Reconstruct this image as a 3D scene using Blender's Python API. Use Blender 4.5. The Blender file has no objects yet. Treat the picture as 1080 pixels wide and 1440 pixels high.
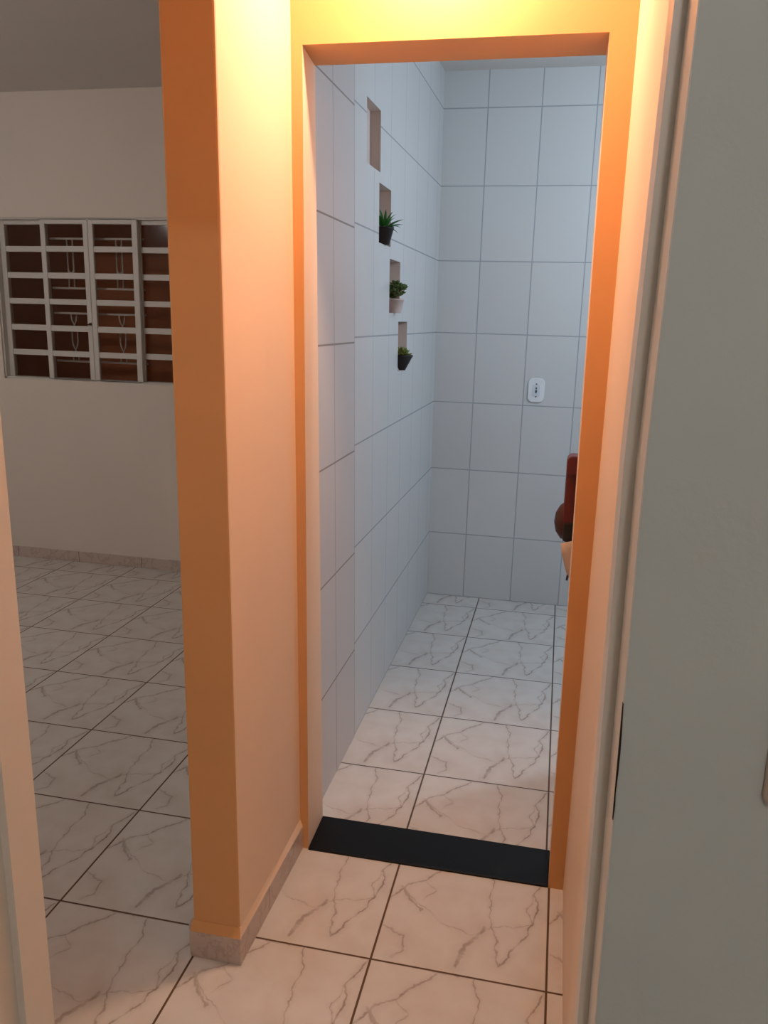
import bpy, math, random
from mathutils import Vector, Matrix
random.seed(7)
C = bpy.context.scene.collection
PI = math.pi

# ------------------------------------------------------------------ helpers
def lin(r, g, b):
    f = lambda c: (c/255/12.92) if c/255 <= 0.04045 else ((c/255+0.055)/1.055)**2.4
    return (f(r), f(g), f(b), 1.0)

class MB:
    """collects vertices / faces (with material slots) and links them as ONE mesh object"""
    def __init__(s): s.v = []; s.f = []; s.m = []; s.sm = []
    def add(s, verts, faces, mat=0, smooth=False):
        o = len(s.v); s.v += [tuple(v) for v in verts]
        for i, f in enumerate(faces):
            s.f.append([o+k for k in f]); s.m.append(mat[i] if isinstance(mat, (list, tuple)) else mat); s.sm.append(smooth)
    def box(s, x0, x1, y0, y1, z0, z1, mat=0):
        # face order: bottom, top, front(-y), back(+y), left(-x), right(+x)
        v = [(x0,y0,z0),(x1,y0,z0),(x1,y1,z0),(x0,y1,z0),(x0,y0,z1),(x1,y0,z1),(x1,y1,z1),(x0,y1,z1)]
        s.hexa(v, mat)
    def hexa(s, v, mat=0):
        s.add(v, [(0,3,2,1),(4,5,6,7),(0,1,5,4),(2,3,7,6),(3,0,4,7),(1,2,6,5)], mat)
    def quad(s, a, b, c, d, mat=0): s.add([a,b,c,d], [(0,1,2,3)], mat)
    def prism(s, pts, y0, y1, mat=0):
        """outline in (x, z), extruded along y"""
        n = len(pts)
        v = [(x,y0,z) for x,z in pts] + [(x,y1,z) for x,z in pts]
        f = [tuple(range(n)), tuple(range(2*n-1, n-1, -1))]
        f += [((i+1)%n, i, n+i, n+(i+1)%n) for i in range(n)]
        s.add(v, f, mat)
    def lathe(s, prof, cx, cy, cz, n=24, mat=0, smooth=True):
        v = []; f = []
        for r, z in prof:
            for k in range(n):
                a = 2*PI*k/n; v.append((cx+r*math.cos(a), cy+r*math.sin(a), cz+z))
        for i in range(len(prof)-1):
            for k in range(n):
                f.append((i*n+k, i*n+(k+1)%n, (i+1)*n+(k+1)%n, (i+1)*n+k))
        f.append(tuple(range(n-1, -1, -1))); f.append(tuple((len(prof)-1)*n+k for k in range(n)))
        s.add(v, f, mat, smooth)
    def tube(s, pts, r, n=8, mat=0):
        P = [Vector(p) for p in pts]; rings = []
        rr = r if isinstance(r, (list, tuple)) else [r]*len(P)
        for i, p in enumerate(P):
            t = (P[min(i+1, len(P)-1)]-P[max(i-1, 0)]).normalized()
            a = t.cross(Vector((0,0,1)))
            if a.length < 1e-3: a = t.cross(Vector((1,0,0)))
            a.normalize(); b = t.cross(a)
            rings.append([p+rr[i]*(math.cos(2*PI*k/n)*a+math.sin(2*PI*k/n)*b) for k in range(n)])
        v = [q for g in rings for q in g]; f = []
        for i in range(len(P)-1):
            for k in range(n): f.append((i*n+k, i*n+(k+1)%n, (i+1)*n+(k+1)%n, (i+1)*n+k))
        f.append(tuple(range(n-1, -1, -1))); f.append(tuple((len(P)-1)*n+k for k in range(n)))
        s.add(v, f, mat, True)
    def build(s, name, mats, parent=None, bevel=0, seg=2, subsurf=0, origin=None):
        me = bpy.data.meshes.new(name)
        o = Vector(origin) if origin is not None else Vector((0,0,0))
        me.from_pydata([tuple(Vector(v)-o) for v in s.v], [], s.f)
        for m in (mats if isinstance(mats, (list, tuple)) else [mats]): me.materials.append(m)
        for p, mi, sm in zip(me.polygons, s.m, s.sm): p.material_index = mi; p.use_smooth = sm
        me.update()
        ob = bpy.data.objects.new(name, me); C.objects.link(ob)
        if parent is not None:
            ob.parent = parent
            ob.location = o - (parent_world(parent))
        else: ob.location = o
        if bevel:
            b = ob.modifiers.new('bevel', 'BEVEL'); b.width = bevel; b.segments = seg; b.limit_method = 'ANGLE'; b.angle_limit = math.radians(35)
        if subsurf:
            b = ob.modifiers.new('sub', 'SUBSURF'); b.levels = b.render_levels = subsurf
        return ob

def parent_world(p):
    l = Vector(p.location)
    while p.parent: p = p.parent; l += Vector(p.location)
    return l
def empty(name, loc, label, cat, group=None):
    o = bpy.data.objects.new(name, None); C.objects.link(o); o.location = loc; o.empty_display_size = .1
    o['label'] = label; o['category'] = cat
    if group: o['group'] = group
    return o
def tag(o, label, cat, group=None):
    o['label'] = label; o['category'] = cat
    if group: o['group'] = group
    return o
def struct(o, label=None):
    o['kind'] = 'structure'
    if label: o['label'] = label
    return o

# ------------------------------------------------------------------ materials
class NT:
    def __init__(s, name):
        s.mat = bpy.data.materials.new(name); s.mat.use_nodes = True
        s.t = s.mat.node_tree; s.b = s.t.nodes['Principled BSDF']
    def n(s, typ, **kw):
        nd = s.t.nodes.new(typ)
        for k, v in kw.items(): setattr(nd, k, v)
        return nd
    def put(s, sock, val):
        if hasattr(val, 'is_linked') or isinstance(val, bpy.types.NodeSocket): s.t.links.new(val, sock)
        else: sock.default_value = val
    def math(s, op, a, b=None, c=None, clamp=False):
        nd = s.n('ShaderNodeMath', operation=op); nd.use_clamp = clamp
        s.put(nd.inputs[0], a)
        if b is not None: s.put(nd.inputs[1], b)
        if c is not None: s.put(nd.inputs[2], c)
        return nd.outputs[0]
    def vec(s, op, a, b=None, out=0, scale=None):
        nd = s.n('ShaderNodeVectorMath', operation=op); s.put(nd.inputs[0], a)
        if b is not None: s.put(nd.inputs[1], b)
        if scale is not None: s.put(nd.inputs['Scale'], scale)
        return nd.outputs[out]
    def coord(s): return s.n('ShaderNodeTexCoord').outputs['Object']
    def sep(s, v):
        nd = s.n('ShaderNodeSeparateXYZ'); s.put(nd.inputs[0], v); return nd.outputs
    def comb(s, x, y, z=0.0):
        nd = s.n('ShaderNodeCombineXYZ')
        for i, q in enumerate((x, y, z)): s.put(nd.inputs[i], q)
        return nd.outputs[0]
    def noise(s, v, scale, detail=3, rough=.5, out='Fac'):
        nd = s.n('ShaderNodeTexNoise'); s.put(nd.inputs['Vector'], v)
        nd.inputs['Scale'].default_value = scale; nd.inputs['Detail'].default_value = detail; nd.inputs['Roughness'].default_value = rough
        return nd.outputs[out]
    def mix(s, fac, a, b):
        nd = s.n('ShaderNodeMix', data_type='RGBA'); s.put(nd.inputs[0], fac); s.put(nd.inputs[6], a); s.put(nd.inputs[7], b)
        return nd.outputs[2]
    def ramp(s, v, lo, hi, a=0.0, b=1.0, smooth=True):
        nd = s.n('ShaderNodeMapRange'); nd.interpolation_type = 'SMOOTHSTEP' if smooth else 'LINEAR'
        for i, q in enumerate((v, lo, hi, a, b)): s.put(nd.inputs[i], q)
        return nd.outputs[0]
    def bump(s, h, strength=.3, dist=.002):
        nd = s.n('ShaderNodeBump'); nd.inputs['Strength'].default_value = strength; nd.inputs['Distance'].default_value = dist
        s.put(nd.inputs['Height'], h); s.t.links.new(nd.outputs[0], s.b.inputs['Normal'])
    def set(s, col=None, rough=None, metal=None, spec=None):
        if col is not None: s.put(s.b.inputs['Base Color'], col)
        if rough is not None: s.put(s.b.inputs['Roughness'], rough)
        if metal is not None: s.b.inputs['Metallic'].default_value = metal
        if spec is not None: s.b.inputs['Specular IOR Level'].default_value = spec
        return s.mat

def plaster(name, col, rough=.7, amp=.06, bs=.25):
    t = NT(name); c = t.coord()
    n1 = t.noise(c, 3.0, 4); n2 = t.noise(c, 55.0, 4, .6)
    dark = tuple(q*(1-amp) for q in col[:3])+(1,); lite = tuple(min(1, q*(1+amp)) for q in col[:3])+(1,)
    t.set(t.mix(n1, dark, lite), rough, spec=.25)
    t.bump(t.math('ADD', t.math('MULTIPLY', n2, .35), t.math('MULTIPLY', t.noise(c, 9.0, 2), 1.2)), bs, .004)
    return t.mat
def plain(name, col, rough=.5, metal=0.0, amp=.05, scale=30, spec=.5):
    t = NT(name); n1 = t.noise(t.coord(), scale, 3)
    dark = tuple(q*(1-amp) for q in col[:3])+(1,); lite = tuple(min(1, q*(1+amp)) for q in col[:3])+(1,)
    t.set(t.mix(n1, dark, lite), rough, metal, spec); t.bump(n1, .08, .001)
    return t.mat

# veins printed on every floor tile (the same print on each), polylines in tile coordinates
VEINS = [
 (.0075, .62, [(.98,.99),(.92,.80),(.935,.65),(.905,.51),(.83,.31),(.73,.12)]),
 (.0045, .40, [(.92,.80),(.865,.64),(.905,.53)]),
 (.0060, .50, [(.37,.98),(.595,.995),(.635,.86),(.636,.62),(.686,.33),(.73,.12)]),
 (.0045, .35, [(.61,.40),(.71,.43),(.905,.51)]),
 (.0140, .50, [(.62,.41),(.52,.22),(.477,.07)]),
 (.0080, .55, [(.40,.97),(.32,.90),(.20,.77),(.115,.70),(.0,.53)]),
 (.0090, .45, [(.06,.66),(.13,.57),(.21,.46)]),
 (.0045, .38, [(.10,.62),(.21,.50),(.39,.37),(.55,.33),(.62,.41)]),
 (.0090, .45, [(.02,.28),(.15,.22),(.16,.10),(.10,.03)]),
 (.0050, .32, [(.20,.77),(.28,.66),(.22,.56)]),
]
def floor_tiles(name, x0, y0, sx, sy, grout):
    t = NT(name); c = t.coord(); X, Y, Z = t.sep(c)
    u0 = t.math('DIVIDE', t.math('SUBTRACT', X, x0), sx); v0 = t.math('DIVIDE', t.math('SUBTRACT', Y, y0), sy)
    u = t.math('FRACT', u0); v = t.math('FRACT', v0)
    p = t.comb(u, v)
    # wobble of the printed veins, repeated from tile to tile
    nz = t.noise(t.vec('ADD', p, (3.1, 7.7, 0)), 7.0, 4, .6, 'Color')
    w = t.vec('SCALE', t.vec('SUBTRACT', nz, (.5, .5, .5)), scale=.10)
    q = t.vec('ADD', p, w); qs = t.sep(q); q = t.comb(qs[0], qs[1])
    tot = None
    for wd, st, pts in VEINS:
        dmin = None
        for a, b in zip(pts[:-1], pts[1:]):
            d = (b[0]-a[0], b[1]-a[1], 0.0); L2 = d[0]**2+d[1]**2
            pa = t.vec('SUBTRACT', q, (a[0], a[1], 0.0))
            h = t.math('MULTIPLY', t.vec('DOT_PRODUCT', pa, d, out=1), 1/L2, clamp=True)
            hd = t.vec('SCALE', d, scale=h)
            dist = t.vec('LENGTH', t.vec('SUBTRACT', pa, hd), out=1)
            dmin = dist if dmin is None else t.math('MINIMUM', dmin, dist)
        core = t.ramp(dmin, wd*.25, wd*1.5, st, 0.0)
        halo = t.ramp(dmin, 0.0, wd*6, st*.22, 0.0)
        g = t.math('MAXIMUM', core, halo)
        tot = g if tot is None else t.math('MAXIMUM', tot, g)
    fade = t.ramp(t.noise(t.vec('ADD', p, (1.3, 2.2, 0)), 9.0, 3), .30, .62, .35, 1.15)
    tot = t.math('MULTIPLY', tot, t.math('MULTIPLY', fade, .88), clamp=True)
    cloud = t.noise(t.vec('ADD', p, (9.0, 4.0, 0)), 4.0, 4)
    base = t.mix(t.ramp(cloud, .35, .75), lin(213, 210, 206), lin(205, 199, 193))
    per = t.n('ShaderNodeTexWhiteNoise', noise_dimensions='2D')
    t.put(per.inputs[0], t.comb(t.math('FLOOR', u0), t.math('FLOOR', v0)))
    base = t.mix(t.math('MULTIPLY', per.outputs[0], .12), base, lin(196, 190, 184))
    col = t.mix(tot, base, lin(112, 78, 60))
    gw = .0030
    eu = t.math('MULTIPLY', t.math('MINIMUM', u, t.math('SUBTRACT', 1.0, u)), sx)
    ev = t.math('MULTIPLY', t.math('MINIMUM', v, t.math('SUBTRACT', 1.0, v)), sy)
    e = t.math('MINIMUM', eu, ev)
    g = t.ramp(e, gw*.75, gw*1.25, 1.0, 0.0)
    t.set(t.mix(g, col, grout), t.math('ADD', .22, t.math('MULTIPLY', g, .55)), spec=.45)
    t.bump(t.ramp(e, gw*.6, gw*2.2), .35, .0015)
    return t.mat
def wall_tiles(name, axis, c0, z0, sc, sz, gcol=(162,165,170), vfac=1.0, col=(210,210,209), gw=.0030):
    t = NT(name); c = t.coord(); s = t.sep(c); A = s[0 if axis == 'x' else 1]; Z = s[2]
    u0 = t.math('DIVIDE', t.math('SUBTRACT', A, c0), sc); v0 = t.math('DIVIDE', t.math('SUBTRACT', Z, z0), sz)
    u = t.math('FRACT', u0); v = t.math('FRACT', v0)
    eu = t.math('MULTIPLY', t.math('MINIMUM', u, t.math('SUBTRACT', 1.0, u)), sc)
    ev = t.math('MULTIPLY', t.math('MINIMUM', v, t.math('SUBTRACT', 1.0, v)), sz)
    gu = t.math('MULTIPLY', t.ramp(eu, gw*.7, gw*1.3, 1.0, 0.0), vfac); gv = t.ramp(ev, gw*.7, gw*1.3, 1.0, 0.0)
    g = t.math('MAXIMUM', gu, gv)
    per = t.n('ShaderNodeTexWhiteNoise', noise_dimensions='2D')
    t.put(per.inputs[0], t.comb(t.math('FLOOR', u0), t.math('FLOOR', v0)))
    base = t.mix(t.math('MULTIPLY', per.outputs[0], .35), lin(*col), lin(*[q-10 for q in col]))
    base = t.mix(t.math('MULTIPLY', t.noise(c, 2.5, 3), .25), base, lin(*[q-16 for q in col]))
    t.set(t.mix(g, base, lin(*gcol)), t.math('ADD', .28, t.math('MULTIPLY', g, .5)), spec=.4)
    h = t.math('ADD', t.math('SUBTRACT', 1.0, t.math('MULTIPLY', g, .8)), t.math('MULTIPLY', t.noise(c, 6.0, 2), .35))
    t.bump(h, .2, .0015)
    return t.mat

M_ORANGE = plaster('orange_wall_paint', lin(220, 166, 112), .55, .05, .3)
M_PEACH  = plaster('peach_wall_paint', lin(236, 211, 186), .6, .04, .25)
M_CREAM  = plaster('cream_wall_paint', lin(222, 212, 202), .75, .04)
M_GREEN  = plaster('grey_green_wall_paint', lin(214, 216, 200), .7, .05, .2)
M_CEIL   = plaster('ceiling_paint', lin(214, 209, 203), .8, .03)
M_NICHE  = plaster('pinkish_bare_plaster', lin(208, 195, 188), .85, .07)
M_JAMB   = plain('ivory_frame_paint', lin(230, 222, 210), .42, amp=.04, scale=14)
M_FL_A = floor_tiles('marble_floor_tile', 0.0, 0.0, .45, .45, lin(88, 64, 42))
M_FL_K = floor_tiles('marble_kitchen_floor_tile', -.011, .915, .45, .4603, lin(84, 74, 64))
M_T_BACK = wall_tiles('white_wall_tile_back', 'x', -.109, 0.0, .2814, .3891)
M_T_LEFT = wall_tiles('white_wall_tile_left', 'y', 1.132, 0.0, .281, .3891, (160,164,170), .45, (210,210,210))
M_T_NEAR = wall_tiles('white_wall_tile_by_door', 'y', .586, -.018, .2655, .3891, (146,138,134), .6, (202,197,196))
M_T_DOOR = wall_tiles('white_wall_tile_door_side', 'x', .45, 0.0, .2814, .3891)
def skirt_mat():
    t = NT('marble_skirting_tile'); c = t.coord(); X, Y, Z = t.sep(c)
    n = t.noise(c, 9.0, 5, .65); band = t.math('ABSOLUTE', t.math('SUBTRACT', n, .5))
    vein = t.ramp(band, .0, .045, .28, 0.0)
    col = t.mix(vein, lin(198, 182, 172), lin(120, 92, 78))
    l = t.math('ADD', X, Y); f = t.math('FRACT', t.math('DIVIDE', t.math('ADD', l, .21), .45))
    e = t.math('MULTIPLY', t.math('MINIMUM', f, t.math('SUBTRACT', 1.0, f)), .45)
    g = t.ramp(e, .001, .0022, 1.0, 0.0)
    t.set(t.mix(g, col, lin(84, 62, 48)), .3)
    return t.mat
M_SKIRT = skirt_mat()

# ------------------------------------------------------------------ shell
H_LIV, H_KIT = 2.868, 2.907
YB = 2.936           # back wall of the kitchen
YL = 2.91            # back wall of the living room
X_LEFT, X_RIGHT = -4.7, 2.9
YD0, YD1 = .395, .567   # wall with the kitchen doorway
YR0, YR1 = -.95, -.80   # wall with the bedroom doorway (where the camera looks through)
Y_BED = -3.6

b = MB(); b.box(X_LEFT, .62, YR1, YD0, -.05, 0); b.box(X_LEFT, -.40, YD0, YL+.02, -.05, 0)
struct(b.build('floor_hall', M_FL_A), 'white marble look tiles with brown veins in the hall and living room')
b = MB(); b.box(-.40, X_RIGHT, YD0, YB+.02, -.05, -.0005)
struct(b.build('floor_kitchen', M_FL_K), 'white marble look floor tiles of the kitchen beyond the doorway')
b = MB(); b.box(-2.6, 2.6, Y_BED, YR1, -.05, -.0005)
struct(b.build('floor_bedroom', M_FL_A))

b = MB(); b.box(X_LEFT, -.40, YR1, YL+.02, H_LIV, H_LIV+.08); b.box(-.40, .62, YR1, YD0, H_LIV, H_LIV+.08)
struct(b.build('ceiling_living', M_CEIL))
b = MB(); b.box(-.40, X_RIGHT, YD0+.05, YB+.02, H_KIT, H_KIT+.08)
struct(b.build('ceiling_kitchen', M_CEIL))
b = MB(); b.box(-2.6, 2.6, Y_BED, YR0, H_LIV, H_LIV+.08)
struct(b.build('ceiling_bedroom', M_CEIL))

# the short partition that ends in the hall: orange end, peach side
def lean(y):  # how far walls here are out of plumb, per metre of height
    return -.0195 + .0135*max(0, min(1, (y-1.03)/1.906))
PY0 = -.088
b = MB()
b.hexa([(-.452,PY0,0),(-.322,PY0,0),(-.318,YD0+.01,0),(-.452,YD0+.01,0),
        (-.472,PY0,H_LIV),(-.353,PY0,H_LIV),(-.360,YD0+.01,H_LIV),(-.472,YD0+.01,H_LIV)], [1,1,0,1,2,1])
struct(b.build('wall_partition', [M_ORANGE, M_PEACH, M_CREAM], bevel=.006), 'end of the partition wall painted orange with a peach side')

# kitchen left wall (same partition, tiled side) with four stepped niches
def xl(y, z): return -.329 + lean(y)*z
NICHES = [(1.124,1.324,2.139,2.345,.042), (1.340,1.538,1.899,2.108,.062), (1.560,1.762,1.648,1.857,.062), (1.772,1.962,1.402,1.613,.062)]
# true depth positions follow the leaning face
def on_face(y, z):
    # the niches were read on the plane x=-.325: slide along the sight line to the leaning face
    cx, cy, cz = .3727, -1.7649, 1.6244
    for _ in range(6):
        k = (cx-xl(y, z))/(cx+.325) if _ == 0 else k
        yy = cy+(y-cy)*k; zz = cz+(z-cz)*k
        k = (cx-xl(yy, zz))/(cx+.325)
    return cy+(y-cy)*k, cz+(z-cz)*k
NN = []
for y0, y1, z0, z1, dp in NICHES:
    a0 = on_face(y0, z0); a1 = on_face(y1, z1)
    NN.append((a0[0], a1[0], a0[1], a1[1], dp))
b = MB()
ys = sorted({YD1-.02, 1.117, YB+.01, 2.2, 2.5} | {q for n in NN for q in n[:2]})
zs = sorted({0.0, .6, 1.0, H_KIT} | {q for n in NN for q in n[2:4]})
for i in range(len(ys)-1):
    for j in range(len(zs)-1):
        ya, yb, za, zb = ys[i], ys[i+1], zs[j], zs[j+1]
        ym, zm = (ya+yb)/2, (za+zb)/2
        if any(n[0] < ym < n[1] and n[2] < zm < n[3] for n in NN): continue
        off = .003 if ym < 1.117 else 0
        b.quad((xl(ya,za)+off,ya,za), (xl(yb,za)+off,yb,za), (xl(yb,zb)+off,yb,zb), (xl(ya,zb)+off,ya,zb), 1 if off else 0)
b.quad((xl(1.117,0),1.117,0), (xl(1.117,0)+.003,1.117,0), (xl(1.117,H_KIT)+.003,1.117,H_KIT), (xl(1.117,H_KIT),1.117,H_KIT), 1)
for y0, y1, z0, z1, dp in NN:
    F = {(y,z): (xl(y,z),y,z) for y in (y0,y1) for z in (z0,z1)}
    K = {(y,z): (xl(y,z)-dp,y,z) for y in (y0,y1) for z in (z0,z1)}
    b.quad(K[y0,z0],K[y1,z0],K[y1,z1],K[y0,z1],2)
    b.quad(F[y1,z0],F[y1,z1],K[y1,z1],K[y1,z0],2); b.quad(F[y0,z0],K[y0,z0],K[y0,z1],F[y0,z1],2)
    b.quad(F[y0,z0],F[y1,z0],K[y1,z0],K[y0,z0],2); b.quad(F[y0,z1],K[y0,z1],K[y1,z1],F[y1,z1],2)
# living-room side, ends
xb = -.462
b.quad((xb,YD1-.2,0),(xb,YD1-.2,H_KIT),(xb,YB+.01,H_KIT),(xb,YB+.01,0),3)
b.quad((xb,YD1-.02,H_KIT),(xl(YD1-.02,H_KIT),YD1-.02,H_KIT),(xl(YB,H_KIT),YB+.01,H_KIT),(xb,YB+.01,H_KIT),3)
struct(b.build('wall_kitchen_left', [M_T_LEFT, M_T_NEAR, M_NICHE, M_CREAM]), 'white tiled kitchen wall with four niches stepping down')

# wall with the kitchen doorway: orange to the hall, peach reveals, tiles to the kitchen
HZ = 2.285
def leanbox(b, xs0, xs1, y0, y1, z0, z1, mats):  # xs = (front-bottom, back-bottom, front-top, back-top)
    b.hexa([(xs0[0],y0,z0),(xs1[0],y0,z0),(xs1[1],y1,z0),(xs0[1],y1,z0),(xs0[2],y0,z1),(xs1[2],y0,z1),(xs1[3],y1,z1),(xs0[3],y1,z1)], mats)
b = MB()
LB = (-.292,-.296,-.321,-.340)   # left edge of the opening
RB = (.447,.449,.424,.4245)       # right edge
leanbox(b, (-.45,-.45,-.45,-.45), LB, YD0, YD1, 0, HZ, [1,1,0,2,1,1])
leanbox(b, RB, (X_RIGHT,)*4, YD0, YD1, 0, HZ, [1,1,0,2,1,1])
zt = H_KIT+.02
b.add([(-.45,YD0,HZ),(X_RIGHT,YD0,HZ+.0),(X_RIGHT,YD1,HZ+.0),(-.45,YD1,HZ),(-.45,YD0,zt),(X_RIGHT,YD0,zt),(X_RIGHT,YD1,zt),(-.45,YD1,zt)],
      [(0,3,2,1),(4,5,6,7),(0,1,5,4),(2,3,7,6),(3,0,4,7),(1,2,6,5)], [0,1,0,2,1,1])
struct(b.build('wall_doorway', [M_ORANGE, M_PEACH, M_T_DOOR]), 'orange wall around the open kitchen doorway')

# hall right wall
b = MB(); b.hexa([(.491,YR1,0),(.60,YR1,0),(.60,YD0+.01,0),(.490,YD0+.01,0),(.492,YR1,H_LIV),(.60,YR1,H_LIV),(.60,YD0+.01,H_LIV),(.486,YD0+.01,H_LIV)], 0)
struct(b.build('wall_hall_right', M_PEACH))

# back walls
b = MB(); b.box(-.40, X_RIGHT, YB, YB+.12, 0, H_KIT)
struct(b.build('wall_kitchen_back', M_T_BACK), 'white tiled back wall of the kitchen with grey grout')
WX0, WX1, WZ0, WZ1 = -3.120, -1.840, 1.188, 2.166
b = MB()
b.box(X_LEFT, WX0, YL, YL+.14, 0, H_LIV); b.box(WX1, -.462, YL, YL+.14, 0, H_LIV)
b.box(WX0, WX1, YL, YL+.14, 0, WZ0); b.box(WX0, WX1, YL, YL+.14, WZ1, H_LIV)
struct(b.build('wall_living_back', M_CREAM), 'plain beige living room wall around the window')
b = MB(); b.box(X_LEFT-.1, X_LEFT, YR1, YL+.14, 0, H_LIV); struct(b.build('wall_living_left', M_CREAM))
b = MB(); b.box(X_RIGHT, X_RIGHT+.1, YD0, YB+.12, 0, H_KIT); struct(b.build('wall_kitchen_right', M_T_LEFT))
b = MB(); b.box(.74, .84, YD1, 1.245, 0, H_KIT); struct(b.build('wall_added_shadow_stub', M_T_LEFT))  # unseen stub wall, added to block the kitchen lamp and shadow the doorway floor

# bedroom wall with its doorway (greenish grey face towards the camera)
def crackwall():
    t = NT('grey_green_wall_paint_with_crack'); c = t.coord(); X, Y, Z = t.sep(c)
    n1 = t.noise(c, 3.0, 4); n2 = t.noise(c, 55.0, 4, .6)
    base = t.mix(n1, lin(205,207,201), lin(219,221,214))
    t.set(base, .7, spec=.25); t.bump(t.math('ADD', n2, t.noise(c, 8.0, 2)), .2, .004)
    return t.mat
M_BED = crackwall()
JX = [(0,.4585,-.346),(.69,.4545,-.350),(1.48,.4455,-.357),(1.95,.4515,-.359),(2.12,.452,-.360)]   # z, right edge, left edge of the reveal
b = MB()
RB2 = .0125   # rabbet depth
for (z0,r0,l0),(z1,r1,l1) in zip(JX[:-1], JX[1:]):
    b.hexa([(r0+RB2+.0015,YR0,z0),(2.6,YR0,z0),(2.6,YR1,z0),(r0+RB2+.0015,YR1,z0),(r1+RB2+.0015,YR0,z1),(2.6,YR0,z1),(2.6,YR1,z1),(r1+RB2+.0015,YR1,z1)], [0,0,0,1,0,0])
    b.hexa([(X_LEFT,YR0,z0),(l0-RB2-.0015,YR0,z0),(l0-RB2-.0015,YR1,z0),(X_LEFT,YR1,z0),(X_LEFT,YR0,z1),(l1-RB2-.0015,YR0,z1),(l1-RB2-.0015,YR1,z1),(X_LEFT,YR1,z1)], [0,0,0,1,0,0])
b.box(X_LEFT, 2.6, YR0, YR1, 2.12, H_LIV, [0,0,0,1,0,0])
struct(b.build('wall_bedroom', [M_BED, M_CREAM]), 'greyish green bedroom wall beside the door frame')
b = MB(); b.box(-2.7,-2.6,Y_BED,YR0,0,H_LIV); struct(b.build('wall_bedroom_left', M_CREAM))
b = MB(); b.box(2.6,2.7,Y_BED,YR0,0,H_LIV); struct(b.build('wall_bedroom_right', M_CREAM))
b = MB(); b.box(-2.7,2.7,Y_BED-.1,Y_BED,0,H_LIV); struct(b.build('wall_bedroom_back', M_CREAM))

# ------------------------------------------------------------------ bedroom door frame (painted wood, rebated)
fr = empty('door_frame', (0.05, -.87, 0), 'ivory painted door frame in the foreground, framing the view', 'door frame')
del fr['category']; del fr['label']; fr['kind'] = 'structure'; fr['label'] = 'ivory painted door frame in the foreground, framing the view'
YS = -.866   # face of the stop
def jamb(side):
    b = MB()
    for (z0,r0,l0),(z1,r1,l1) in zip(JX[:-1], JX[1:]):
        e0, e1 = (r0, r1) if side > 0 else (l0, l1)
        s = side
        prof = lambda e: [(e,YR1-.002),(e,YS),(e+s*RB2,YS),(e+s*RB2,YR0+.001),(e+s*(RB2+.002),YR0+.001),(e+s*(RB2+.002),YR1-.002)]
        v = [(x,y,z0) for x,y in prof(e0)]+[(x,y,z1) for x,y in prof(e1)]
        n = 6; f = [(i,(i+1)%n,n+(i+1)%n,n+i) for i in range(n)]
        if side > 0: f = [tuple(reversed(q)) for q in f]
        b.add(v, f)
    return b.build('jamb', M_JAMB, fr)
jamb(1); jamb(-1)
b = MB(); b.box(-.372,.465,YR0-.003,YS,2.092,2.12); b.box(-.36,.452,YS,YR1-.002,2.08,2.12); b.build('head', M_JAMB, fr)
# the dark gap where the frame has come away from the plaster
M_DARK = plain('dark_gap', lin(38, 26, 20), .9)
b = MB()
def jr(z):
    for (z0,r0,_),(z1,r1,__) in zip(JX[:-1], JX[1:]):
        if z0 <= z <= z1: return r0+(r1-r0)*(z-z0)/(z1-z0)
gp = [(1.108,.0004),(1.125,.0011),(1.140,.0005),(1.165,.0013),(1.19,.0016),(1.21,.0012),(1.225,.0008),(1.243,.0004)]
pts = [(jr(z)+RB2-.0005, z) for z, w in gp] + [(jr(z)+RB2+w, z) for z, w in reversed(gp)]
b.prism(pts, YR0-.0012, YR0+.004); b.build('gap', M_DARK, fr)['label'] = 'dark gap between frame and plaster'


# ------------------------------------------------------------------ skirting
b = MB()
SK = .078
# along the hall side and round the end of the partition
b.hexa([(-.457,-.102,0),(-.317,-.102,0),(-.317,-.085,0),(-.457,-.085,0),(-.459,-.102,SK-.004),(-.318,-.102,SK),(-.318,-.085,SK),(-.459,-.085,SK-.004)])
b.hexa([(-.330,-.087,0),(-.317,-.087,0),(-.309,YD0,0),(-.330,YD0,0),(-.330,-.087,SK),(-.318,-.087,SK),(-.310,YD0,SK),(-.330,YD0,SK)])
struct(b.build('baseboard_partition', M_SKIRT, bevel=.0015))
b = MB()   # paint fillet on top of the skirting
b.hexa([(-.455,-.101,SK-.003),(-.3185,-.101,SK),(-.326,-.086,SK),(-.455,-.086,SK-.003),(-.455,-.090,SK+.022),(-.3235,-.090,SK+.024),(-.328,-.086,SK+.024),(-.455,-.086,SK+.022)], 0)
b.hexa([(-.327,-.10,SK),(-.3185,-.10,SK),(-.311,YD0,SK),(-.327,YD0,SK),(-.3275,-.088,SK+.024),(-.3235,-.090,SK+.024),(-.3205,YD0,SK+.024),(-.3275,YD0,SK+.024)], 1)
struct(b.build('trim_1', [M_ORANGE, M_PEACH]))
b = MB(); b.box(X_LEFT, -.462, YL-.011, YL+.001, 0, .07)
struct(b.build('baseboard_living_back', M_SKIRT, bevel=.0015))
b = MB(); b.box(-.475, -.461, -.07, YL, 0, .07)
struct(b.build('baseboard_living_right', M_SKIRT, bevel=.0015))

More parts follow.
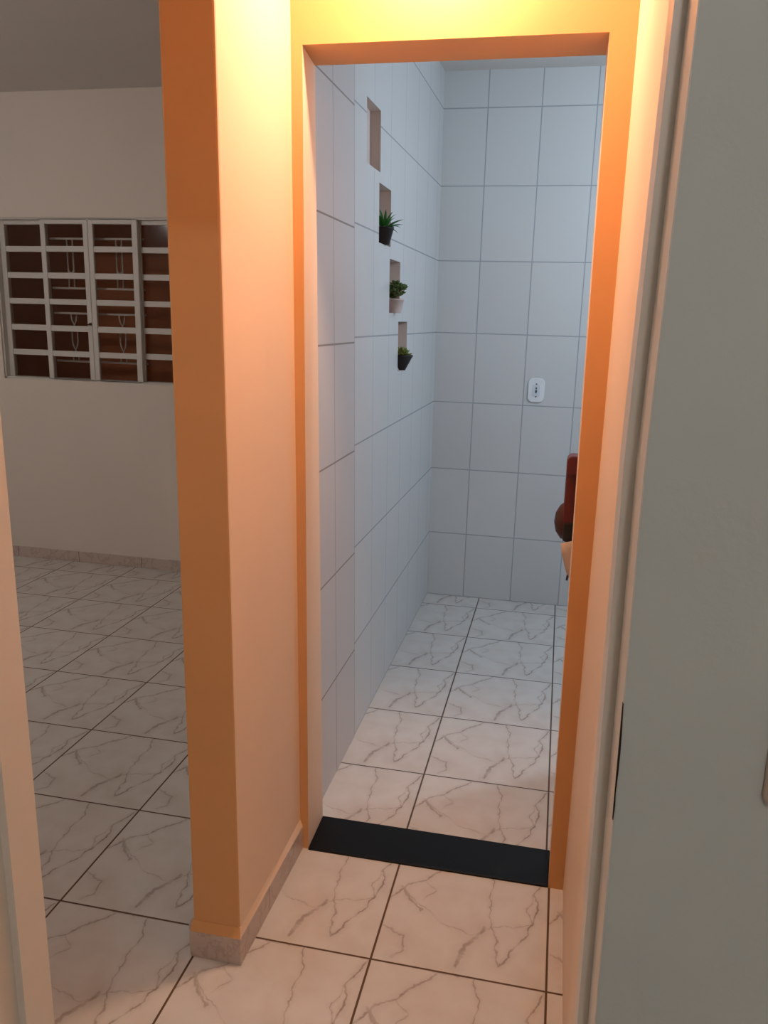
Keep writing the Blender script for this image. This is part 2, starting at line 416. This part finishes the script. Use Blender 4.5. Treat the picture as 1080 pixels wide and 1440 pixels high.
# ------------------------------------------------------------------ black stone threshold
t = NT('black_granite'); c = t.coord()
sp = t.ramp(t.noise(c, 260, 2, .7), .66, .76); sm = t.ramp(t.noise(c, 6, 4), .62, .8, 0, .35)
t.set(t.mix(t.math('MULTIPLY', t.math('ADD', sp, sm), .5, clamp=True), lin(9,7,9), lin(52,48,50)), .38, spec=.22); M_GRAN = t.mat
b = MB(); b.hexa([(-.2915,.389,-.03),(.447,.394,-.03),(.449,.568,-.03),(-.2955,.566,-.03),(-.2915,.389,.006),(.447,.394,.006),(.449,.568,.006),(-.2955,.566,.006)])
tag(b.build('threshold', M_GRAN, bevel=.002, origin=(.07,.48,0)), 'black granite threshold slab set in the floor of the kitchen doorway', 'threshold')

# ------------------------------------------------------------------ window
M_WIN = plain('white_window_metal', lin(206, 202, 196), .45, amp=.03)
def glass(name, tint, refl=.06):
    t = NT(name); nt = t.t
    tr = t.n('ShaderNodeBsdfTransparent'); tr.inputs[0].default_value = tint
    gl = t.n('ShaderNodeBsdfGlossy'); gl.inputs['Roughness'].default_value = .10
    lw = t.n('ShaderNodeFresnel'); lw.inputs[0].default_value = 1.22
    mx = t.n('ShaderNodeMixShader')
    nz = t.noise(t.coord(), 20, 2); bp = t.n('ShaderNodeBump'); bp.inputs['Strength'].default_value = .05
    nt.links.new(nz, bp.inputs['Height']); nt.links.new(bp.outputs[0], gl.inputs['Normal'])
    nt.links.new(lw.outputs[0], mx.inputs[0]); nt.links.new(tr.outputs[0], mx.inputs[1]); nt.links.new(gl.outputs[0], mx.inputs[2])
    nt.links.new(mx.outputs[0], nt.nodes['Material Output'].inputs['Surface'])
    return t.mat
M_GLASS = glass('clear_window_glass', (.92,.90,.88,1))
win = empty('window_1', ((WX0+WX1)/2, YL, WZ0), '', ''); del win['category']; win['kind'] = 'structure'
win['label'] = 'white metal window of small panes in the living room wall'
YF = YL+.012
b = MB()
fw = .030
b.box(WX0, WX0+.010, YF, YF+.10, WZ0, WZ1); b.box(WX1-.028, WX1, YF, YF+.10, WZ0, WZ1)
b.box(WX0, WX1, YF+.062, YF+.10, WZ1-.026, WZ1); b.box(WX0, WX1, YF, YF+.10, WZ0, WZ0+.012)
b.box(WX0, WX1, YF, YF+.012, WZ1-.010, WZ1)
b.build('window_frame', M_WIN, win)
# pane rows measured on the window
rows = [(1.201,1.338),(1.373,1.493),(1.529,1.655),(1.689,1.811),(1.846,1.969),(2.003,2.130)]
def sash(x0, x1, y, sl, sr, name):
    b = MB(); d = .024
    b.box(x0, x0+sl, y, y+d, WZ0+.004, WZ1-.004); b.box(x1-sr, x1, y, y+d, WZ0+.004, WZ1-.004)
    b.box(x0+sl, x1-sr, y, y+d, rows[-1][1], WZ1-.004); b.box(x0+sl, x1-sr, y, y+d, WZ0+.004, rows[0][0])
    for (a0,a1),(c0,c1) in zip(rows[:-1], rows[1:]): b.box(x0+sl, x1-sr, y+.003, y+d-.003, a1, c0)
    s = b.build(name, M_WIN, win, bevel=.002, seg=1, origin=((x0+x1)/2, y, WZ0))
    g = MB(); g.box(x0+sl*.5, x1-sr*.5, y+.010, y+.013, rows[0][0]-.01, rows[-1][1]+.01)
    g.build('panes', M_GLASS, s, origin=((x0+x1)/2, y, WZ0))
    return s
YBK = YF+.036
sash(WX0+.008, -2.788, YBK, .034, .024, 'fixed_sash')
sash(-2.804, -2.484, YF, .032, .032, 'sliding_sash')
sash(-2.482, -2.157, YF, .032, .036, 'sliding_sash')
sash(-2.192, WX1-.020, YBK, .035, .034, 'fixed_sash')
b = MB(); b.box(-2.497,-2.487,YF-.012,YF+.001,1.535,1.550); b.tube([(-2.492,YF-.010,1.542),(-2.512,YF-.014,1.537)], .004, 6)
b.build('latch', plain('dark_latch_metal', lin(70,45,45), .4, .6), win)
b = MB(); YG = YL+.105
def loop(cx, z0, z1, w, taper):
    # narrow wrought loop, round or pointed at its lower end
    if taper: pts = [(cx-w,YG,z1),(cx-w,YG,z0+.055),(cx-w*.75,YG,z0+.03),(cx,YG,z0),(cx+w*.75,YG,z0+.03),(cx+w,YG,z0+.055),(cx+w,YG,z1)]
    else: pts = [(cx-w,YG,z1),(cx-w,YG,z0+.02),(cx-w*.6,YG,z0+.004),(cx,YG,z0),(cx+w*.6,YG,z0+.004),(cx+w,YG,z0+.02),(cx+w,YG,z1)]
    b.tube(pts, .0045, 6)
def bar(z): b.box(-2.80, -2.165, YG-.006, YG+.006, z-.006, z+.006)
for z in (2.053, 1.757, 1.604, 1.307): bar(z)
for cx in (-2.616-.05, -2.297-.035):
    loop(cx, 2.000, 2.050, .019, False)
    b.tube([(cx-.019,YG,2.05),(cx-.019,YG,1.757)], .0045, 6); b.tube([(cx+.019,YG,2.05),(cx+.019,YG,1.757)], .0045, 6)
    loop(cx, 1.850, 1.97, .019, False)
    loop(cx, 1.530, 1.604, .019, True); b.tube([(cx,YG,1.53),(cx,YG,1.50)], .0045, 6)
    b.tube([(cx-.019,YG,1.50),(cx-.019,YG,1.43)], .0045, 6); b.tube([(cx+.019,YG,1.50),(cx+.019,YG,1.43)], .0045, 6)
    loop(cx, 1.375, 1.50, .019, True); b.tube([(cx,YG,1.375),(cx,YG,1.34)], .0045, 6)
    b.tube([(cx-.019,YG,1.34),(cx-.019,YG,1.307)], .0045, 6); b.tube([(cx+.019,YG,1.34),(cx+.019,YG,1.307)], .0045, 6)
b.build('grille', M_WIN, win)
# brown wall outside the window
b = MB(); b.box(-5.5, -.3, YL+1.0, YL+1.1, -.2, 3.4)
struct(b.build('wall_outside', plaster('brown_outside_wall', lin(188, 116, 80), .9)))

# ------------------------------------------------------------------ kitchen outlet
M_PLATE = plain('white_plastic', lin(232, 234, 236), .3, amp=.02)
def rrect(cx, cz, w, h, r, n=6, bulge=0):
    pts = []
    for sx, sz, a0 in ((1,1,0),(-1,1,90),(-1,-1,180),(1,-1,270)):
        for k in range(n+1):
            a = math.radians(a0+90*k/n); pts.append((cx+sx*(w/2-r)+r*math.cos(a), cz+sz*(h/2-r)+r*math.sin(a)))
    return [(x, z + bulge*(1-((x-cx)/(w/2))**2)*(1 if z > cz else -1)) for x, z in pts]
ot = empty('power_outlet', (.242, YB, 1.255), 'white power outlet plate with rounded ends on the tiled kitchen wall', 'outlet')
b = MB(); b.prism(rrect(.242,1.255,.092,.122,.022,6,.008), YB-.010, YB+.002); b.build('plate', M_PLATE, ot, bevel=.004, seg=3, origin=(.242,YB,1.255))
b = MB(); b.prism(rrect(.242,1.255,.040,.064,.006,4), YB-.0125, YB-.008); b.build('socket', plain('socket_plastic', lin(214,220,226), .35), ot, bevel=.0015, origin=(.242,YB,1.255))
M_HOLE = plain('dark_socket_hole', lin(92,100,110), .8)
b = MB()
for q, zz in ((.0048,.010),(.0062,-.006),(.004,-.014)):
    pts = [(.242+q*math.cos(2*PI*k/14), 1.257+zz+q*1.3*math.sin(2*PI*k/14)) for k in range(14)]
    b.prism(pts, YB-.0134, YB-.011)
b.build('pin_hole', M_HOLE, ot, origin=(.242,YB,1.255))['label'] = 'dark pin holes'
for zz in (1.290, 1.221):
    b = MB(); b.prism([(.242+.0048*math.cos(2*PI*k/14), zz+.0048*math.sin(2*PI*k/14)) for k in range(14)], YB-.0122, YB-.008)
    b.build('screw', plain('screw_metal', lin(110,116,124), .4, .7), ot, origin=(.242,YB,zz))

# ------------------------------------------------------------------ bedroom light switch, half outside the picture
sw = empty('light_switch', (.648, YR0, 1.21), 'pale light switch plate on the greenish wall at the right edge', 'switch')
b = MB(); b.prism(rrect(.6435,1.213,.078,.122,.012,5), YR0-.010, YR0+.002); b.build('plate', plain('aged_switch_plastic', lin(196,178,160), .35), sw, bevel=.004, seg=3, origin=(.648,YR0,1.21))
b = MB(); b.prism(rrect(.652,1.213,.026,.05,.003,3), YR0-.016, YR0-.008); b.build('rocker', M_PLATE, sw, bevel=.002, origin=(.648,YR0,1.21))

# ------------------------------------------------------------------ plants in the niches
M_POTB = plain('black_plastic_pot', lin(24, 17, 18), .45)
M_POTW = plain('pale_pink_pot', lin(206, 192, 190), .5)
M_SOIL = plain('dark_soil', lin(48, 36, 28), .95, amp=.3, scale=200)
def leafmat(name, a, bcol):
    t = NT(name); n = t.noise(t.coord(), 45, 3); t.set(t.mix(n, a, bcol), .4); return t.mat
M_GRASS = leafmat('bright_green_leaf', lin(30,92,40), lin(62,140,58))
M_SUCC = leafmat('olive_green_leaf', lin(46,66,30), lin(96,118,52))
M_LIME = leafmat('yellow_green_leaf', lin(70,92,38), lin(150,156,76))
M_STEM = plain('pale_stem', lin(176,150,112), .6)
def pot(parent, base, rt, rb, h, mat):
    x, y, z = base
    b = MB(); b.lathe([(rb,0),(rb*1.02,.002),(rt-.001,h-.010),(rt+.0015,h-.009),(rt+.0015,h),(rt-.004,h),(rt-.005,h-.008),(.001,h-.009)], x, y, z, 28)
    b.build('pot', mat, parent, origin=base)
    b = MB(); b.lathe([(rt-.006,h-.0088),(rt-.008,h-.004),(.001,h-.002)], x, y, z, 20); b.build('soil', M_SOIL, parent, origin=base)
def blade(b, root, az, el, L, w, bend, n=7):
    """arching strap leaf with a folded midrib"""
    p = Vector(root); d = Vector((math.cos(az)*math.cos(el), math.sin(az)*math.cos(el), math.sin(el)))
    side = Vector((-math.sin(az), math.cos(az), 0)); rows_ = []
    for i in range(n+1):
        s = i/n; ww = w*(.55+.9*s)*(1-s**2.2)+.0003
        up = side.cross(d)*-1
        rows_.append((p-side*ww, p-up*ww*.35, p+side*ww))
        p = p+d*(L/n); d = (d+Vector((0,0,-bend/n))).normalized()
    v = [q for r in rows_ for q in r]; f = []
    for i in range(n):
        for k in (0,1): f.append((i*3+k, i*3+k+1, (i+1)*3+k+1, (i+1)*3+k))
    b.add(v, f, 0, True)
def fat_leaf(b, root, az, el, L, w, th=.35):
    """thick spoon-shaped succulent leaf"""
    d = Vector((math.cos(az)*math.cos(el), math.sin(az)*math.cos(el), math.sin(el)))
    side = Vector((-math.sin(az), math.cos(az), 0)); up = d.cross(side)
    prof = [(0,.25),(.25,.55),(.5,.9),(.72,1.0),(.88,.75),(1.0,.08)]; v = []; f = []; n = 8
    for s, r in prof:
        c = Vector(root)+d*L*s+Vector((0,0,.12*L*s*s))
        for k in range(n):
            a = 2*PI*k/n; v.append(c+side*(w*r*math.cos(a))+up*(w*th*r*math.sin(a)))
    for i in range(len(prof)-1):
        for k in range(n): f.append((i*n+k, i*n+(k+1)%n, (i+1)*n+(k+1)%n, (i+1)*n+k))
    f.append(tuple(range(n-1,-1,-1))); f.append(tuple((len(prof)-1)*n+k for k in range(n)))
    b.add(v, f, 0, True)
GP = 'small potted plants in the wall niches'
def niche_base(i, t, out):
    y0, y1, z0, z1, dp = NN[i]; y = y0+(y1-y0)*t; z = z0
    return (xl(y, z)+out, y, z)
# second niche from the top: strappy plant
P = niche_base(1, .50, -.006)
pl = empty('potted_plant', P, 'grassy green plant in a black pot, in the second niche from the top', 'plant', GP)
pot(pl, P, .040, .024, .068, M_POTB)
b = MB(); rnd = random.Random(3)
for k in range(32):
    az = 2*PI*k/32*3.0+rnd.uniform(-.3,.3); el = rnd.uniform(.35,1.35)
    blade(b, (P[0]+.008*math.cos(az), P[1]+.008*math.sin(az), P[2]+.058), az, el, rnd.uniform(.060,.098), .0075, rnd.uniform(.5,1.6))
b.build('leaves', M_GRASS, pl, origin=P)
# third niche: rounded succulent
P = niche_base(2, .50, .002)
pl = empty('potted_plant', P, 'bushy dark green succulent in a pale pot, in the third niche', 'plant', GP)
pot(pl, P, .038, .027, .060, M_POTW)
b = MB(); st = MB(); rnd = random.Random(5)
for k in range(14):
    az = 2*PI*k/14*3+rnd.uniform(-.2,.2); r = rnd.uniform(.014,.036); hh = rnd.uniform(.006,.056)
    tip = (P[0]+r*math.cos(az), P[1]+r*math.sin(az), P[2]+.055+hh)
    st.tube([(P[0]+.3*r*math.cos(az), P[1]+.3*r*math.sin(az), P[2]+.05), ((P[0]*.4+tip[0]*.6), (P[1]*.4+tip[1]*.6), P[2]+.055+hh*.5), tip], .0022, 6)
    for ring, (nn, el, L) in enumerate(((6,.25,.027),(5,.7,.023),(3,1.15,.016))):
        for q in range(nn):
            fat_leaf(b, tip, 2*PI*q/nn+ring*.6+k, el+rnd.uniform(-.1,.1), L, .0085)
tip = (P[0], P[1], P[2]+.118)
st.tube([(P[0],P[1],P[2]+.05), tip], .0025, 6)
for ring, (nn, el, L) in enumerate(((7,.2,.028),(5,.7,.024),(3,1.2,.016))):
    for q in range(nn): fat_leaf(b, tip, 2*PI*q/nn+ring*.5, el, L, .009)
b.build('leaves', M_SUCC, pl, origin=P); st.build('stem', M_STEM, pl, origin=P)
# bottom niche: small rosette
P = niche_base(3, .52, .000)
pl = empty('potted_plant', P, 'small yellowish green rosette in a black pot, in the lowest niche', 'plant', GP)
pot(pl, P, .046, .015, .070, M_POTB)
b = MB(); rnd = random.Random(9)
for ring, (nn, el, L, w) in enumerate(((8,.22,.048,.011),(7,.6,.042,.010),(5,.98,.036,.009),(3,1.3,.030,.007))):
    for q in range(nn): fat_leaf(b, (P[0],P[1],P[2]+.063+.004*ring), 2*PI*q/nn+ring*.4, el+rnd.uniform(-.1,.1), L*rnd.uniform(.9,1.1), w)
b.build('leaves', M_LIME, pl, origin=P)

# ------------------------------------------------------------------ bag hanging just inside the kitchen doorway
def leather(name, col, rough):
    t = NT(name); c = t.coord(); n = t.noise(c, 120, 4, .6); m = t.noise(c, 12, 3)
    t.set(t.mix(m, tuple(q*.7 for q in col[:3])+(1,), col), rough); t.bump(n, .15, .001); return t.mat
M_RED = leather('dark_red_leather', lin(98, 30, 28), .38)
M_BRN = leather('brown_leather', lin(70, 36, 33), .42)
M_BLK = leather('black_leather', lin(28, 20, 20), .4)
M_CLOTH = plain('cream_cloth', lin(192, 174, 160), .9, amp=.08, scale=40)
YK = YD1
YB0 = YK+.008
bg = empty('hanging_bag', (.51, YB0+.045, 1.50), 'dark red bag with a black base hanging just inside the right of the kitchen doorway', 'bag')
O = (.51, YB0+.045, 1.13)
b = MB(); b.prism(rrect(.507,1.152,.198,.206,.016,5), YB0+.018, YB0+.072); b.build('body', M_RED, bg, bevel=.006, seg=3, origin=O)
b = MB(); b.prism(rrect(.507,1.231,.199,.056,.016,5), YB0+.010, YB0+.076); b.build('flap', M_RED, bg, bevel=.004, seg=2, origin=O)
b = MB(); b.prism(rrect(.510,1.035,.198,.060,.010,4), YB0+.016, YB0+.074); b.build('base', M_BLK, bg, bevel=.005, seg=2, origin=O)
b = MB()
prof = [(.004,-.058),(.020,-.056),(.034,-.036),(.040,-.008),(.037,.020),(.026,.042),(.010,.056),(.002,.060)]
v = []; f = []; n = 16
for r, z in prof:
    for k in range(n):
        a = 2*PI*k/n; v.append((.424+r*math.cos(a), YB0+.046+.030*(r/.043)*math.sin(a), 1.066+z))
for i in range(len(prof)-1):
    for k in range(n): f.append((i*n+k, i*n+(k+1)%n, (i+1)*n+(k+1)%n, (i+1)*n+k))
f.append(tuple(range(n-1,-1,-1))); f.append(tuple((len(prof)-1)*n+k for k in range(n)))
b.add(v, f, 0, True); b.build('side_pouch', M_BRN, bg, origin=O)
b = MB()
for y in (YB0+.03,):
    b.tube([(.462,y,1.25),(.475,y,1.34),(.505,y-.01,1.475),(.515,y-.012,1.485),(.525,y-.01,1.475),(.56,y,1.34),(.585,y,1.25)], .006, 8)
b.build('shoulder_strap', M_BLK, bg, origin=O)
b = MB(); b.tube([(.455,YB0+.03,1.012),(.444,YB0+.026,.965),(.433,YB0+.024,.888)], [.004,.0045,.003], 6)
b.build('strap_end', M_BRN, bg, origin=O)
hk = MB(); hk.tube([(.515,YK-.002,1.476),(.515,YK+.030,1.474),(.515,YK+.046,1.486)], .004, 8)
hk.lathe([(.014,0),(.014,.003)], .515, YK+.006, 1.476, 12)
tag(hk.build('wall_hook', plain('steel_hook', lin(150,150,150), .3, .9), origin=(.515,YK,1.476)), 'small metal hook behind the doorway jamb holding the dark red bag', 'hook')
# cream cloth on the same hook: gathered behind the bag, flaring out below it
b = MB(); ncol = 14
LEV = [(1.470,.508,.522),(1.30,.495,.535),(1.15,.480,.560),(1.06,.468,.590),(1.02,.458,.600),(1.004,.407,.603),(.973,.413,.604),(.945,.421,.603),(.918,.430,.600),(.890,.446,.590),(.865,.470,.575)]
V = []
for i, (z, xa, xb_) in enumerate(LEV):
    for k in range(ncol+1):
        u = k/ncol; x = xa+(xb_-xa)*u
        V.append((x, YK+.0075+.0035*math.sin(u*19+.3*i)*min(1, i/3), z+(.012*math.sin(u*9) if i > 5 and k > 0 else 0)))
F = [(i*(ncol+1)+k, i*(ncol+1)+k+1, (i+1)*(ncol+1)+k+1, (i+1)*(ncol+1)+k) for i in range(len(LEV)-1) for k in range(ncol)]
b.add(V, F, 0, True)
cl = b.build('hanging_cloth', M_CLOTH, origin=(.515,YK+.008,1.45)); tag(cl, 'cream cloth hanging below the dark red bag by the doorway', 'cloth')
so = cl.modifiers.new('thick', 'SOLIDIFY'); so.thickness = .002; so.offset = 1

# ------------------------------------------------------------------ lamps
def bulb_mat(name, col, watts, r):
    t = NT(name); t.b.inputs['Base Color'].default_value = (.9,.9,.9,1)
    t.b.inputs['Emission Color'].default_value = col; t.b.inputs['Emission Strength'].default_value = watts/(PI*4*PI*r*r); return t.mat
M_SOCK = plain('lamp_socket_white', lin(225,225,225), .5)
def lamp(name, loc, zc, r, col, watts, label):
    root = empty(name, (loc[0], loc[1], zc), label, 'lamp')
    b = MB(); b.lathe([(.045,-.012),(.045,0)], loc[0], loc[1], zc, 20); b.lathe([(.016,loc[2]+r*.8-zc),(.020,-.011)], loc[0], loc[1], zc, 16)
    b.build('socket', M_SOCK, root, origin=(loc[0], loc[1], zc))
    b = MB(); b.lathe([(r*math.sin(PI*k/12)+.0002, -r*math.cos(PI*k/12)) for k in range(13)], loc[0], loc[1], loc[2], 24)
    b.build('bulb', bulb_mat(name+'_bulb', col, watts, r), root, origin=loc)
HALL_W = 18.3   # one-sided disc: same radiance as a sphere of four times the power
# hall: round downlight on a short stem
HX, HY, HZL, HR = .015, .205, 2.655, .058
root = empty('hall_lamp', (HX, HY, H_LIV), 'round warm downlight hanging from the hall ceiling in front of the orange wall', 'lamp')
b = MB(); b.lathe([(.05,-.014),(.05,0)], HX, HY, H_LIV, 20); b.build('canopy', M_SOCK, root, origin=(HX,HY,H_LIV))
b = MB(); b.lathe([(.008,HZL+.02-H_LIV),(.008,-.013)], HX, HY, H_LIV, 12); b.build('stem', M_SOCK, root, origin=(HX,HY,H_LIV))
b = MB(); b.lathe([(HR+.004,.001),(HR+.006,.012),(HR*.6,.024),(.012,.026)], HX, HY, HZL, 28); b.build('housing', M_SOCK, root, origin=(HX,HY,HZL))
b = MB(); b.lathe([(.0005,-.0025),(HR*.96,-.002),(HR,0)], HX, HY, HZL, 28); b.build('diffuser', bulb_mat('hall_diffuser', (1.0,.61,.385,1), HALL_W*4, HR), root, origin=(HX,HY,HZL))
lamp('kitchen_lamp', (1.25, 1.60, 2.34), H_KIT, .05, (.66,.82,.98,1), 47, 'cool white bulb on the kitchen ceiling')
lamp('living_lamp', (-3.2, .3, 2.45), H_LIV, .05, (1.0,.97,.96,1), 28, 'dim bulb on the living room ceiling')
lamp('bedroom_lamp', (.6, -2.9, 2.76), H_LIV, .05, (.98,1.0,1.0,1), 23.5, 'dim bulb on the bedroom ceiling')

w = bpy.data.worlds.new('world'); bpy.context.scene.world = w; w.use_nodes = True
w.node_tree.nodes['Background'].inputs[0].default_value = (1.0,.75,.55,1); w.node_tree.nodes['Background'].inputs[1].default_value = .045

# ------------------------------------------------------------------ camera
yaw, pit, rol = -.2064, -.2324, .0274
cy, sy, cp, sp_ = math.cos(yaw), math.sin(yaw), math.cos(pit), math.sin(pit)
fwd = Vector((sy*cp, cy*cp, sp_)); rt = Vector((cy, -sy, 0)); up = rt.cross(fwd)
r2 = math.cos(rol)*rt+math.sin(rol)*up; u2 = -math.sin(rol)*rt+math.cos(rol)*up
cam = bpy.data.cameras.new('camera'); co = bpy.data.objects.new('camera', cam); C.objects.link(co)
m = Matrix((r2, u2, -fwd)).transposed().to_4x4(); m.translation = (.3727, -1.7649, 1.6244); co.matrix_world = m
cam.sensor_fit = 'VERTICAL'; cam.sensor_height = 24; cam.lens = 24*1149.02/1440; cam.clip_start = .02
sc = bpy.context.scene; sc.camera = co
sc.view_settings.view_transform = 'Standard'; sc.view_settings.look = 'None'; sc.view_settings.gamma = 1
sc.view_settings.use_curve_mapping = False; sc.view_settings.exposure = 0.0
